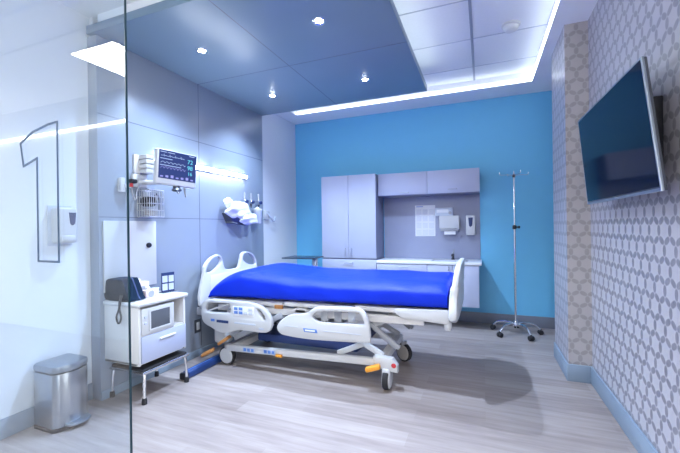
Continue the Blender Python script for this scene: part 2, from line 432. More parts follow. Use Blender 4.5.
obj('dome', MB().lathe([(0.066, -0.016), (0.064, -0.036), (0.048, -0.055), (0.022, -0.064), (0, -0.066)], (0.26, 3.63, ZT)), 'whitep', t)
def panel(x, label):
    p = thing('ceiling_light', (x, -0.54, ZS), label, 'ceiling light', 'square corridor ceiling lights')
    obj('frame', MB().box(x-0.31, x+0.31, -0.85, -0.23, ZS-0.012, ZS, 0.004), 'whitep', p)
    obj('diffuser', MB().box(x-0.29, x+0.29, -0.83, -0.25, ZS-0.018, ZS-0.008, 0.003), 'panel_l', p)
    return p
panel(-3.355, 'square white corridor ceiling light mirrored in the glass')
panel(-0.955, 'added square corridor ceiling light, unseen above and behind the viewer')  # repeat of the mirrored panel, out of view, added to light the room front
panel(1.445, 'added square corridor ceiling light, unseen right of the doorway')  # second added panel, also unseen, for more corridor light
single('slot_light', MB().box(-6.9, 2.3, YK-0.002, YK+0.04, 2.63, 2.66, 0.004), 'slot', (-1.5, YK, 2.64), 'linear slot light above corridor wall, mirrored in the glass', 'slot light')

# ------------------------------------------------------------------ hospital bed
bed = thing('hospital_bed', (-1.4, 3.3, 0), 'white adjustable hospital bed on casters with raised side rails', 'hospital bed')
UX, UZ, UY = (1, 0, 0), (0, 0, 1), (0, 1, 0)
# headboard
hb = [(2.87, 0.52), (2.87, 0.90), (2.90, 0.985), (2.98, 1.045), (3.08, 1.065), (3.14, 1.03), (3.165, 0.95), (3.20, 0.90), (3.28, 0.885), (3.38, 0.885), (3.43, 0.90), (3.46, 0.97), (3.485, 1.04), (3.55, 1.065), (3.66, 1.045), (3.75, 0.98), (3.785, 0.89), (3.79, 0.52)]
h1 = [(2.905, 0.90), (2.935, 0.975), (3.00, 1.025), (3.075, 1.042), (3.118, 1.015), (3.11, 0.965), (3.0, 0.900)]
h2 = [(3.755, 0.90), (3.722, 0.975), (3.65, 1.025), (3.565, 1.042), (3.512, 1.01), (3.525, 0.955), (3.65, 0.90)]
q = MB().plate(smooth(hb, 5), [smooth(h1, 5), smooth(h2, 5)], (-2.655, 0, 0), UY, UZ, 0.045, 0.016)
hbo = obj('headboard', q, 'whitep', bed)
obj('headboard_panel', MB().box(-2.634, -2.628, 2.95, 3.71, 0.56, 0.86, 0.003), 'creamp', hbo)
obj('bumper', MB().box(-2.74, -2.675, 2.86, 2.93, 0.46, 0.54, 0.012), 'greyp', hbo, 'grey corner bumper')
# footboard
fb = [(2.86, 0.60), (2.85, 0.80), (2.865, 0.88), (2.92, 0.97), (3.02, 1.025), (3.12, 1.035), (3.54, 1.035), (3.66, 1.02), (3.74, 0.96), (3.79, 0.88), (3.80, 0.80), (3.79, 0.60)]
q = MB().plate(smooth(fb, 5), [], (0, 0, 0), UY, UZ, 0.055, 0.020)
for v in q.bm.verts:
    z = v.co.z
    off = 0.0 if z < 0.78 else 0.032*min(1, (z-0.78)/0.24)
    th = 1.0 if z > 0.86 else 1.35
    v.co.x = -0.218+v.co.x*th*0.85+off
fbo = obj('footboard', q, 'whitep', bed)
for y in (2.90, 3.72):
    obj('corner_peg', MB().lathe([(0.026, 0), (0.030, 0.01), (0.030, 0.05), (0.024, 0.075)], (-0.262, y, 0.53), seg=16), 'whitep', fbo)
# mattress deck
d = MB()
d.box(-2.56, -1.75, 2.90, 3.76, 0.600, 0.638, 0.008); d.box(-1.73, -1.05, 2.90, 3.76, 0.615, 0.652, 0.008)
d.box(-1.03, -0.25, 2.90, 3.76, 0.630, 0.668, 0.008)
obj('mattress_deck', d, 'creamp', bed)
fx = MB(); fx.plate([(-0.67, 0.678), (-0.69, 0.650), (-0.62, 0.600), (-0.25, 0.575), (-0.25, 0.690)], [], (0, 2.885, 0), UX, UZ, 0.03, 0.008)
fx.plate([(-0.67, 0.678), (-0.69, 0.650), (-0.62, 0.600), (-0.25, 0.575), (-0.25, 0.690)], [], (0, 3.775, 0), UX, UZ, 0.03, 0.008)
fx.box(-0.27, -0.24, 2.89, 3.77, 0.58, 0.66, 0.008)
obj('foot_extension', fx, 'whitep', bed)
fr = MB()
for y in (2.93, 3.73): fr.beam((-2.5, y, 0.55), (-0.45, y, 0.575), 0.05, 0.06)
for x in (-2.35, -1.4, -0.75): fr.box(x-0.03, x+0.03, 2.93, 3.73, 0.53, 0.58, 0.005)
obj('upper_frame', fr, 'creamp', bed)
for i, x in enumerate((-1.32, -1.19, -1.06)):
    obj('deck_post', MB().box(x-0.035, x+0.035, 2.90, 2.94, 0.50, 0.63, 0.006), 'whitep' if i != 1 else 'greyp', bed)
obj('side_motor', MB().box(-1.62, -1.50, 2.905, 2.97, 0.555, 0.605, 0.01), 'creamp', bed)
obj('latch', MB().box(-1.83, -1.74, 2.892, 2.91, 0.585, 0.622, 0.006), 'brown', bed, 'red-orange release latch')
# side rails
hr = [(-2.60, 0.60), (-2.53, 0.645), (-2.38, 0.652), (-2.20, 0.652), (-2.05, 0.648), (-1.93, 0.625), (-1.85, 0.575), (-1.805, 0.51), (-1.805, 0.44), (-1.84, 0.39), (-1.93, 0.375), (-2.08, 0.378), (-2.19, 0.372), (-2.27, 0.345), (-2.38, 0.335), (-2.50, 0.375), (-2.59, 0.42), (-2.615, 0.50)]
hh = [(-2.55, 0.585), (-2.52, 0.612), (-2.42, 0.618), (-2.30, 0.62), (-2.262, 0.605), (-2.262, 0.545), (-2.29, 0.532), (-2.42, 0.525), (-2.53, 0.525), (-2.555, 0.545)]
hs = [(-1.955, 0.590), (-1.93, 0.588), (-1.89, 0.550), (-1.865, 0.505), (-1.882, 0.497), (-1.92, 0.535)]
frl = [(-1.745, 0.43), (-1.735, 0.475), (-1.67, 0.535), (-1.58, 0.572), (-1.45, 0.59), (-1.40, 0.625), (-1.33, 0.655), (-1.15, 0.668), (-0.98, 0.672), (-0.915, 0.645), (-0.88, 0.575), (-0.865, 0.48), (-0.865, 0.405), (-0.90, 0.39), (-1.20, 0.372), (-1.44, 0.365), (-1.66, 0.375), (-1.72, 0.395)]
fh = [(-1.385, 0.565), (-1.355, 0.600), (-1.29, 0.618), (-1.14, 0.628), (-0.985, 0.632), (-0.945, 0.612), (-0.918, 0.555), (-0.94, 0.538), (-1.09, 0.532), (-1.27, 0.526), (-1.345, 0.535)]
def rails(y, near):
    a = obj('side_rail', MB().plate(smooth(hr, 5), [smooth(hh, 4), smooth(hs, 4)], (0, y, 0), UX, UZ, 0.045, 0.011), 'whitep', bed)
    b = obj('side_rail', MB().plate(smooth(frl, 5), [smooth(fh, 4)], (0, y, 0), UX, UZ, 0.045, 0.015), 'whitep', bed)
    if near:
        yf = y-0.0235
        obj('hatch_strut', MB().beam((-2.53, y, 0.535), (-2.29, y, 0.612), 0.012, 0.016), 'whitep', a)
        k = MB().plate([(-2.225, 0.605), (-1.985, 0.608), (-1.985, 0.520), (-2.225, 0.515)], [], (0, yf, 0), UX, UZ, 0.003, 0.001); obj('control_panel', k, 'paper', a, 'pale key panel')
        for ix, x in enumerate((-2.21, -2.155, -2.10, -2.045)):
            for z in (0.533, 0.570):
                if ix == 2 and z > 0.56: continue
                kk = obj('button', MB().box(x, x+0.042, yf-0.004, yf, z, z+0.026, 0.001), 'stickblue' if ix < 2 else 'paleprint', a, 'blue button' if ix < 2 else None)
        k = MB().box(-2.42, -2.28, yf-0.003, yf, 0.432, 0.458, 0.001); obj('label_strip', k, 'navy', a, 'black label strip')
        k = MB().box(-2.49, -2.445, yf-0.003, yf, 0.437, 0.462, 0.001); obj('label_tab', k, 'stickblue', a, 'small blue label')
        obj('groove', MB().box(-2.21, -1.97, yf-0.002, yf+0.001, 0.437, 0.452, 0.0005), 'paleprint', a)
        obj('grip_recess', MB().box(-1.935, -1.88, yf-0.003, yf, 0.405, 0.422, 0.001), 'paleprint', a)
        nb = obj('nameplate', MB().plate([(-1.475, 0.463), (-1.345, 0.462), (-1.335, 0.430), (-1.465, 0.431)], [], (0, yf, 0), UX, UZ, 0.004, 0.001), 'stickblue', b, 'blue nameplate')
        obj('plate_text', MB().box(-1.455, -1.36, yf-0.0035, yf-0.002, 0.440, 0.453, 0), 'paper', b)
        obj('groove', MB().box(-1.66, -1.53, yf-0.002, yf+0.001, 0.464, 0.470, 0.0005), 'paleprint', b)
        obj('groove', MB().box(-1.28, -0.94, yf-0.002, yf+0.001, 0.452, 0.458, 0.0005), 'paleprint', b)
    yi = y+0.05 if near else y-0.05
    for x in (-2.35, -2.0, -1.45, -1.05):
        obj('rail_bracket', MB().beam((x, y, 0.43), (x+0.04, yi, 0.56), 0.05, 0.03), 'greyp', bed)
rails(2.815, True); rails(3.845, False)
# base frame
for y in (2.875, 3.60):
    obj('base_rail', MB().beam((-2.36, y, 0.172), (-0.78, y, 0.222), 0.055, 0.062, 0.012), 'whitep', bed)
for x, z in ((-2.28, 0.175), (-0.80, 0.222)):
    obj('cross_bar', MB().box(x-0.035, x+0.035, 2.87, 3.60, z-0.03, z+0.03, 0.008), 'creamp', bed)
obj('base_box', MB().box(-2.05, -1.02, 2.93, 3.55, 0.25, 0.33, 0.02), 'navy', bed, 'dark blue box between base rails')  # plain dark blue box between the two base rails
yf = 2.875-0.029
for x0, x1, m, l in ((-2.16, -2.02, 'stickblue', 'blue brake sticker'), (-1.93, -1.79, 'stickblue', 'blue brake sticker')):
    z = 0.172+(x0+2.36)*0.0316
    st = obj('frame_sticker', MB().box(x0, x1, yf-0.003, yf, z-0.020, z+0.026, 0.001), 'paleprint', bed, 'pale grey sticker with blue signs')
    for k in range(3): obj('sign', MB().box(x0+0.012+k*0.042, x0+0.044+k*0.042, yf-0.005, yf-0.002, z-0.012, z+0.018, 0.001), m, st, l)
obj('foot_pedal_tip', MB().box(-1.785, -1.72, yf-0.02, yf+0.005, 0.158, 0.182, 0.006), 'orange', bed, 'orange pedal tip')
# near end block at the foot and its lift arms
obj('end_block', MB().plate([(-0.86, 0.27), (-0.70, 0.27), (-0.655, 0.215), (-0.655, 0.155), (-0.72, 0.16), (-0.86, 0.19)], [], (0, 2.88, 0), UX, UZ, 0.07, 0.012), 'whitep', bed)
obj('round_badge', MB().lathe([(0, 0.004), (0.017, 0.004), (0.020, 0)], (-0.685, 2.845, 0.215), (0, -1, 0)), 'red', bed, 'dark red round badge')
for y in (2.92, 3.55):
    obj('lift_arm', MB().beam((-1.20, y, 0.235), (-0.955, y, 0.345), 0.035, 0.045), 'whitep', bed)
    obj('lift_arm', MB().beam((-0.955, y, 0.345), (-0.79, y, 0.262), 0.035, 0.045), 'whitep', bed)
    obj('lift_arm', MB().beam((-0.90, y+0.05, 0.50), (-0.62, y+0.05, 0.615), 0.04, 0.05), 'whitep', bed)
    obj('lift_arm', MB().beam((-0.93, y+0.04, 0.525), (-0.66, y+0.04, 0.325), 0.04, 0.035), 'greyp', bed, 'grey steel lift arm')
    obj('lift_arm', MB().beam((-0.90, y+0.09, 0.46), (-0.70, y+0.09, 0.30), 0.03, 0.025), 'greyp', bed, 'grey steel lift arm')
    obj('lift_arm', MB().beam((-2.30, y, 0.26), (-1.75, y, 0.53), 0.05, 0.05), 'greyp', bed, 'grey steel lift arm')
obj('actuator', MB().tube([(-1.95, 3.25, 0.30), (-1.25, 3.25, 0.46)], 0.04, 14), 'greyp', bed)
# head column and its covers
hc = MB(); hc.box(-2.56, -2.40, 2.90, 3.02, 0.18, 0.44, 0.03, 3); hc.box(-2.56, -2.40, 3.50, 3.72, 0.18, 0.44, 0.03, 3)
hc.box(-2.50, -2.28, 2.95, 3.65, 0.24, 0.34, 0.03, 3)
obj('head_column', hc, 'whitep', bed)
obj('corner_socket', MB().lathe([(0.03, 0), (0.038, 0.02), (0.038, 0.11), (0.03, 0.13)], (-2.50, 2.90, 0.33), seg=16), 'tan', bed, 'taupe pole socket')
for a, c_ in (((-2.415, 2.815, 0.215), (-2.305, 2.835, 0.29)), ((-2.60, 2.78, 0.09), (-2.49, 2.83, 0.15))):
    obj('brake_pedal', MB().beam(a, c_, 0.07, 0.03, 0.010), 'brown', bed, 'brown-orange brake pedal')
obj('steer_pedal', MB().beam((-0.905, 2.79, 0.175), (-0.785, 2.80, 0.215), 0.06, 0.04, 0.014), 'orange', bed, 'bright orange pedal')
# casters
def caster(x, y, wheel_axis, big, m):
    r = 0.088
    cst = obj('caster', MB().lathe([(0.03, 0), (0.03, 0.05)], (x, y, 0.15), seg=14), 'greyp', bed)
    ax = Vector(wheel_axis); c0 = Vector((x, y, r))-ax*0.024
    obj('tyre', MB().lathe([(r-0.03, 0), (r-0.006, 0.0), (r, 0.008), (r, 0.040), (r-0.006, 0.048), (r-0.03, 0.048)], c0, ax, 28), 'rubber', cst)
    obj('hub', MB().lathe([(0, -0.008), (r-0.022, -0.008), (r-0.012, 0.0), (r-0.012, 0.048), (r-0.022, 0.056), (0, 0.056)], c0, ax, 28), m, cst)
    return cst
c1 = caster(-2.37, 2.885, (0, 1, 0), 1, 'whitep')
c2 = caster(-2.37, 3.60, (0, 1, 0), 1, 'whitep')
c3 = caster(-0.75, 2.885, (1, 0, 0), 1, 'whitep')
obj('fender', MB().box(-0.785, -0.715, 2.83, 2.90, 0.05, 0.185, 0.02, 3), 'whitep', c3)
c4 = caster(-0.745, 3.55, (0.5, 0.866, 0), 1, 'tan')

# mattress with royal blue cover
def mprof(u):
    x = -2.585+u*(2.585-0.262)
    z1 = 0.885
    if x < -1.6: z1 = 0.885+0.045*min(1, max(0, (-1.6-x)/0.5))
    s_ = (x+2.585)
    if s_ < 0.42: z1 = 0.66+(z1-0.66)*math.sqrt(max(0, 1-((0.42-s_)/0.42)**2.0))
    e_ = -0.262-x
    if e_ < 0.03: z1 -= 0.02*(1-e_/0.03)
    return x, z1
def mfn(u, v):
    x, zt = mprof(u)
    zb = 0.645+0.045*u
    yc, hw = 3.32, 0.455
    a = 2*PI*v; n = 7.0
    cx, cz = math.cos(a), math.sin(a)
    px = math.copysign(abs(cx)**(2/n), cx); pz = math.copysign(abs(cz)**(2/n), cz)
    h = (zt-zb)/2
    y = yc+hw*px; z = zb+h+h*pz
    if pz > 0: z -= 0.055*max(0, (-px))**4*min(1, h/0.1) * (0.3+0.7*pz)
    w = 0.004*math.sin(6*x+5*math.sin(4*y))*math.sin(7*y+3*x)+0.002*math.sin(17*x+23*z)
    return (x, y-(w if px < -0.9 else 0)*1.0, z+(w if pz > 0 else 0))
q = MB().grid(mfn, 90, 72, True)
for u in (0, 1):
    pass
bmesh.ops.holes_fill(q.bm, edges=[e for e in q.bm.edges if e.is_boundary], sides=0)
mt = obj('mattress', q, 'sheet', None, None, (-1.42, 3.32, 0.66), 60)
tag(mt, 'royal blue covered mattress lying on the white hospital bed', 'mattress')

# ------------------------------------------------------------------ blue bar on the floor at the wall
t = thing('floor_bumper', (-2.50, 2.65, 0), 'dark blue padded bar lying on floor beside step stool', 'floor bumper')
obj('pad', MB().box(-2.53, -2.455, 2.46, 3.02, 0.0, 0.07, 0.02, 3), 'bluepad', t)
obj('end_cap', MB().box(-2.535, -2.45, 2.43, 2.465, 0.0, 0.06, 0.012), 'blackp', t, 'black end cap')
obj('stripe', MB().box(-2.497, -2.488, 2.47, 3.01, 0.0685, 0.0715, 0.001), 'stickblue', t, 'lighter blue top stripe')

# ------------------------------------------------------------------ bedside wall cabinet, its stool and what stands on it
CX0, CX1, CY0, CY1, CZ0, CZ1 = XH, -2.43, 1.95, 2.41, 0.303, 0.752
t = thing('bedside_cabinet', (-2.61, 2.17, CZ0), 'white and grey wall-hung bedside cabinet above the step stool', 'cabinet')
b = MB()
b.box(CX0, CX1, CY0, CY0+0.02, CZ0, CZ1, 0.006); b.box(CX0, CX1, CY1-0.02, CY1, CZ0, CZ1, 0.006)
b.box(CX0, CX1-0.02, CY0, CY1, CZ0, CZ0+0.02, 0.003); b.box(CX0, CX0+0.015, CY0+0.01, CY1-0.01, CZ0, CZ1)
b.box(CX0, CX1-0.01, CY0+0.01, CY1-0.01, 0.515, 0.53)
obj('carcass', b, 'creamp', t)
obj('top', MB().box(CX0, CX1+0.02, CY0-0.015, CY1+0.02, CZ1, CZ1+0.035, 0.014, 3), 'whitep', t)
dr = obj('drawer', MB().box(CX1-0.03, CX1+0.006, CY0+0.022, CY1-0.004, CZ0+0.015, 0.520, 0.004), 'cab', t, 'lavender grey drawer front')
obj('handle', MB().box(CX1+0.004, CX1+0.020, 2.13, 2.29, 0.462, 0.478, 0.006), 'counter', dr)
t = thing('countertop_device', (-2.55, 2.13, 0.53), 'white boxy device with grey window in bedside cabinet niche', 'device')
obj('body', MB().box(-2.75, -2.425, 1.976, 2.285, 0.531, 0.735, 0.008), 'whitep', t)
obj('window', MB().box(-2.426, -2.421, 2.05, 2.235, 0.565, 0.705, 0.003), 'glassdark', t, 'dark grey window')
obj('window_frame', MB().plate([(2.035, 0.552), (2.25, 0.552), (2.25, 0.718), (2.035, 0.718)], [[(2.052, 0.567), (2.233, 0.567), (2.233, 0.703), (2.052, 0.703)]], (-2.421, 0, 0), UY, UZ, 0.006, 0.002), 'whitep', t)
for z in (0.67, 0.62): obj('knob', MB().lathe([(0.012, 0), (0.011, 0.008), (0, 0.009)], (-2.425, 2.005, z), (1, 0, 0), 14), 'paleprint', t)
t = thing('step_stool', (-2.615, 2.21, 0), 'chrome step stool with black top under the bedside cabinet', 'step stool')
obj('platform', MB().box(-2.79, -2.44, 1.99, 2.43, 0.243, 0.265, 0.008), 'rubber', t, 'black rubber platform')
obj('rim', MB().tube([(-2.435, 1.985, 0.236), (-2.435, 2.435, 0.236), (-2.79, 2.435, 0.236), (-2.79, 1.985, 0.236)], 0.0125, 10, True), 'chrome', t, 'chrome rim')
for x, y, sx, sy in ((-2.46, 2.01, 1, -1), (-2.46, 2.41, 1, 1), (-2.775, 2.01, -1, -1), (-2.775, 2.41, -1, 1)):
    lg = obj('leg', MB().tube(path([(x, y, 0.237), (x+0.012*sx, y, 0.225), (x+0.018*sx, y+0.008*sy, 0.16), (x+0.022*sx, y+0.012*sy, 0.02)], 5), 0.012, 10), 'chrome', t, 'chrome leg')
    obj('rubber_foot', MB().lathe([(0.020, 0), (0.020, 0.02), (0.016, 0.045)], (x+0.022*sx, y+0.012*sy, 0), seg=14), 'rubber', lg)
# case, tissue boxes, cup, card on the cabinet top
ZT2 = CZ1+0.035
t = thing('carry_case', (-2.68, 1.98, ZT2), 'dark slate wedge-shaped case with hanging strap on bedside cabinet top', 'case')
case = [(-2.80, ZT2+0.002), (-2.535, ZT2+0.002), (-2.54, ZT2+0.035), (-2.60, ZT2+0.16), (-2.63, ZT2+0.172), (-2.76, ZT2+0.172), (-2.80, ZT2+0.14)]
obj('shell', MB().plate(smooth(case, 3), [], (0, 2.025, 0), UX, UZ, 0.15, 0.018), 'slate', t)
obj('seam_band', MB().plate(inset(smooth(case, 3), -0.002), [inset(smooth(case, 3), 0.01)], (0, 2.04, 0), UX, UZ, 0.012, 0.002), 'navy', t)
obj('strap', MB().tube(path([(-2.62, 1.948, ZT2+0.05), (-2.60, 1.925, ZT2+0.00), (-2.60, 1.920, ZT2-0.05), (-2.625, 1.918, ZT2-0.11), (-2.61, 1.918, ZT2-0.155), (-2.59, 1.918, ZT2-0.15), (-2.575, 1.918, ZT2-0.11), (-2.592, 1.920, ZT2-0.05), (-2.592, 1.925, ZT2-0.0), (-2.60, 1.948, ZT2+0.05)], 5), 0.007, 8), 'blackp', t, 'dark strap loop')
def card_box(x, y, w, d, h, name, label, cat, m):
    t = thing(name, (x, y, ZT2), label, cat)
    obj('body', MB().box(x-w/2, x+w/2, y-d/2, y+d/2, ZT2+0.001, ZT2+h, 0.004), m, t)
    obj('slot', MB().lathe([(0.028, 0), (0.026, 0.002), (0, 0.002)], (x+w/2, y, ZT2+h*0.5), (1, 0, 0), 18), 'greyp', t, 'grey oval opening')
    q = MB(); q.lathe([(0.022, 0), (0.016, 0.008), (0.02, 0.018), (0.008, 0.026), (0, 0.03)], (x, y, ZT2+h), seg=9)
    obj('tissue', q, 'paper', t, 'white tissue sticking out')
card_box(-2.70, 2.17, 0.11, 0.12, 0.12, 'tissue_box', 'pale pink patterned tissue box beside the dark slate case', 'tissue box', 'pink')
card_box(-2.585, 2.165, 0.08, 0.10, 0.060, 'wipes_box', 'small low pink and white wipes box in front of the tissue box', 'box', 'pink')
t = thing('paper_cup', (-2.62, 2.27, ZT2), 'small white paper cup standing between pink boxes and blue card', 'cup')
obj('cup_wall', MB().lathe([(0.020, 0.001), (0.028, 0.052), (0.030, 0.053), (0.030, 0.056), (0.026, 0.056), (0.019, 0.006), (0, 0.006)], (-2.62, 2.27, ZT2), seg=18), 'paper', t)
t = thing('leaflet_card', (-2.62, 2.37, ZT2), 'upright navy card with four pale blue panels on bedside cabinet', 'card')
cm = Matrix.Translation((-2.60, 2.385, ZT2)) @ Matrix.Rotation(math.radians(-12), 4, 'Z')
obj('card', MB().box(-0.006, 0.0, -0.06, 0.06, 0.001, 0.175, 0.001, 1, cm), 'navy', t)
obj('foot', MB().box(-0.05, 0.03, -0.06, 0.06, 0.0005, 0.006, 0.001, 1, cm), 'glassdark', t)
for y in (-0.053, 0.005):
    for z in (0.020, 0.090): obj('panel', MB().box(0, 0.002, y, y+0.047, z, z+0.058, 0.0005, 1, cm), 'paleprint', t, 'pale blue panel')
# white board on the headwall
t = thing('wall_board', (XH, 2.19, 1.13), 'large white board panel with black knob on headwall', 'board')
obj('board', MB().box(XH, XH+0.018, 1.945, 2.435, 0.845, 1.42, 0.004), 'whitep', t)
obj('knob', MB().lathe([(0.022, 0), (0.024, 0.01), (0.018, 0.022), (0, 0.024)], (XH+0.018, 2.35, 1.205), (1, 0, 0), 18), 'blackp', t, 'black round knob')
# outlets
def outlet(y, z, label):
    t = thing('power_outlet', (XH, y, z), label, 'outlet', 'power outlets low on the headwall')
    obj('plate', MB().box(XH, XH+0.006, y-0.045, y+0.045, z-0.07, z+0.07, 0.003), 'darkmetal', t)
    obj('socket', MB().box(XH+0.005, XH+0.010, y-0.022, y+0.022, z-0.04, z+0.04, 0.003), 'whitep', t, 'white socket face')
outlet(2.95, 0.32, 'dark framed outlet with white face, lower one beside headboard')
outlet(3.0, 0.50, 'dark framed outlet with white face, higher one touching headboard edge')

# ------------------------------------------------------------------ monitor, basket and suction tray on the headwall
mc = Vector((-2.47, 2.386, 1.885))
a, cc = math.radians(-16), math.radians(-3.3)
n = Vector((math.cos(a), math.sin(a), 0)); rt = Vector((-math.sin(a), math.cos(a), 0)); up = Vector((0, 0, 1))
r2 = rt*math.cos(cc)+up*math.sin(cc); u2 = n.cross(r2)
MM = Matrix(((n.x, r2.x, u2.x, mc.x), (n.y, r2.y, u2.y, mc.y), (n.z, r2.z, u2.z, mc.z), (0, 0, 0, 1)))
t = thing('patient_monitor', tuple(mc), 'patient monitor with lit navy screen on a white wall arm', 'monitor')
obj('housing', MB().box(-0.06, 0.0, -0.182, 0.176, -0.165, 0.135, 0.012, 3, MM), 'whitep', t)
sc = obj('screen', MB().box(-0.002, 0.002, -0.165, 0.170, -0.115, 0.128, 0.001, 1, MM), 'screen', t, 'lit navy screen')
ln = MB()
def wav(z, y0, y1, amp, per, kind):
    pts = []; k = 0; y = y0
    while y < y1:
        ph = (y-y0)/per % 1
        if kind == 'ecg': h = amp*(1.0 if 0.45 < ph < 0.53 else (-0.3 if 0.53 <= ph < 0.6 else (0.2 if 0.75 < ph < 0.88 else 0)))
        else: h = amp*abs(math.sin(PI*ph))
        pts.append(MM @ Vector((0.003, y, z+h))); y += per/14
    return pts
def trace(m, name, *a): obj(name, MB().tube(wav(*a), 0.0016, 5), m, sc)
trace('s_line', 'trace', 0.078, -0.15, 0.06, 0.016, 0.05, 'ecg')
trace('s_line', 'trace', 0.015, -0.15, 0.07, 0.014, 0.035, 'pl')
trace('s_vio', 'trace', -0.030, -0.15, 0.07, 0.018, 0.03, 'pl')
for y0, y1, z in ((-0.155, -0.10, 0.108), (-0.09, -0.03, 0.108), (0.10, 0.15, 0.112), (-0.155, -0.05, 0.052), (-0.155, 0.03, -0.004)): obj('readout', MB().box(0.001, 0.003, y0, y1, z, z+0.005, 0, 1, MM), 's_line', sc)
for k in range(7): obj('readout', MB().box(0.001, 0.003, -0.15+k*0.045, -0.126+k*0.045, -0.104, -0.092+0.006*(k % 3), 0, 1, MM), 's_vio', sc)
def glyphs(name, txt, size, y, z, m):
    cu = bpy.data.curves.new('f', 'FONT'); cu.body = txt; cu.size = size; cu.extrude = 0.0008
    o_ = bpy.data.objects.new('f', cu); COL.objects.link(o_); dg = bpy.context.evaluated_depsgraph_get(); dg.update()
    me = bpy.data.meshes.new_from_object(o_.evaluated_get(dg)); bpy.data.objects.remove(o_); bpy.data.curves.remove(cu)
    b_ = MB(); b_.bm.from_mesh(me); bpy.data.meshes.remove(me)
    b_.bm.transform(MM @ Matrix(((0, 0, 1, 0.003), (1, 0, 0, y), (0, 1, 0, z), (0, 0, 0, 1))))
    obj(name, b_, m, sc)
glyphs('numerals', '72', 0.052, 0.085, 0.045, 's_cyan')
glyphs('numerals', '98', 0.052, 0.085, -0.010, 's_cyan')
glyphs('numerals', '16', 0.044, 0.090, -0.058, 's_cyan')
ar = MB(); ar.tube(path([(-2.53, 2.40, 1.80), (-2.56, 2.36, 1.76), (-2.66, 2.30, 1.755), (-2.79, 2.27, 1.755)], 5), 0.020, 12); ar.box(XH, XH+0.03, 2.20, 2.34, 1.715, 1.83, 0.006)
obj('arm', ar, 'whitep', t)
obj('swivel', MB().lathe([(0.03, 0), (0.045, 0.012), (0.03, 0.03), (0.03, 0.06)], (-2.50, 2.40, 1.675), seg=18), 'darkmetal', t, 'dark swivel joint')
obj('cable', MB().tube(path([(-2.50, 2.49, 1.74), (-2.50, 2.50, 1.66), (-2.53, 2.53, 1.64), (-2.56, 2.54, 1.72)], 6), 0.005, 6), 'greyp', t)
obj('cable', MB().tube(path([(-2.52, 2.44, 1.74), (-2.52, 2.45, 1.68), (-2.56, 2.47, 1.67), (-2.62, 2.46, 1.76)], 6), 0.005, 6), 'greyp', t)
# module rack left of the monitor
t = thing('module_rack', (XH, 2.30, 1.85), 'white stacked module rack with black red-tipped plug left of monitor', 'module rack')
for k in range(4): obj('module', MB().box(XH, XH+0.11, 2.265, 2.365, 1.836+k*0.042, 1.873+k*0.042, 0.006), 'whitep', t)
obj('back_plate', MB().box(XH, XH+0.02, 2.22, 2.36, 1.835, 2.00, 0.005), 'creamp', t)
# plug hook
t = thing('probe_holder', (XH, 2.14, 1.77), 'white probe holder with black and red probe beside wire basket', 'probe holder')
obj('hook', MB().box(XH, XH+0.05, 2.075, 2.115, 1.66, 1.78, 0.01), 'whitep', t)
obj('probe', MB().box(XH+0.05, XH+0.10, 2.135, 2.19, 1.735, 1.772, 0.012), 'blackp', t, 'black probe')
obj('probe_tip', MB().lathe([(0.014, 0), (0.012, 0.03)], (XH+0.07, 2.15, 1.705), seg=12), 'red', t, 'red tip')
obj('mount_arm', MB().box(XH, XH+0.06, 2.10, 2.16, 1.70, 1.73, 0.006), 'whitep', t)
obj('cord', MB().tube(path([(XH+0.07, 2.15, 1.71), (XH+0.06, 2.17, 1.64), (XH+0.05, 2.20, 1.60), (XH+0.05, 2.22, 1.68), (XH+0.06, 2.25, 1.75)], 6), 0.006, 7), 'greyp', t)
# wire basket
t = thing('wire_basket', (-2.73, 2.33, 1.46), 'silver wire basket holding dark cuffs below the monitor', 'basket')
BX0, BX1, BY0, BY1, BZ0, BZ1 = XH+0.005, -2.66, 2.255, 2.405, 1.455, 1.69
w = MB()
for k in range(5):
    z = BZ0+(BZ1-BZ0)*k/4
    w.tube([(BX0, BY0, z), (BX1, BY0, z), (BX1, BY1, z), (BX0, BY1, z)], 0.0035 if k < 4 else 0.005, 6, True)
for k in range(8):
    y = BY0+(BY1-BY0)*k/7
    w.tube([(BX0, y, BZ1), (BX0, y, BZ0), (BX1, y, BZ0), (BX1, y, BZ1)], 0.003, 6)
for k in range(1, 5):
    x = BX0+(BX1-BX0)*k/5
    w.tube([(x, BY0, BZ1), (x, BY0, BZ0), (x, BY1, BZ0), (x, BY1, BZ1)], 0.003, 6)
obj('wire_mesh', w, 'wire', t)
obj('hanger', MB().tube([(XH+0.004, 2.28, 1.69), (XH+0.004, 2.28, 1.708), (XH+0.004, 2.34, 1.708), (XH+0.004, 2.34, 1.69)], 0.004, 6), 'wire', t)
t = thing('pressure_cuff', (-2.72, 2.30, 1.47), 'rolled black pressure cuff inside the wire basket', 'cuff')
obj('cuff_roll', MB().tube([(-2.78, 2.31, 1.59), (-2.69, 2.31, 1.59)], 0.045, 14), 'blackp', t)
obj('tube_end', MB().tube(path([(-2.69, 2.33, 1.62), (-2.685, 2.35, 1.66), (-2.685, 2.38, 1.60), (-2.685, 2.375, 1.52)], 5), 0.007, 8), 'darkmetal', t)
t = thing('coiled_lead', (-2.72, 2.25, 1.47), 'coiled pale grey monitor lead lying in the wire basket', 'lead')
cp = [(-2.735+0.045*math.cos(k*0.55), 2.33+0.055*math.sin(k*0.55), 1.468+0.0014*k) for k in range(44)]
obj('coil', MB().tube(cp, 0.006, 6), 'tan', t)
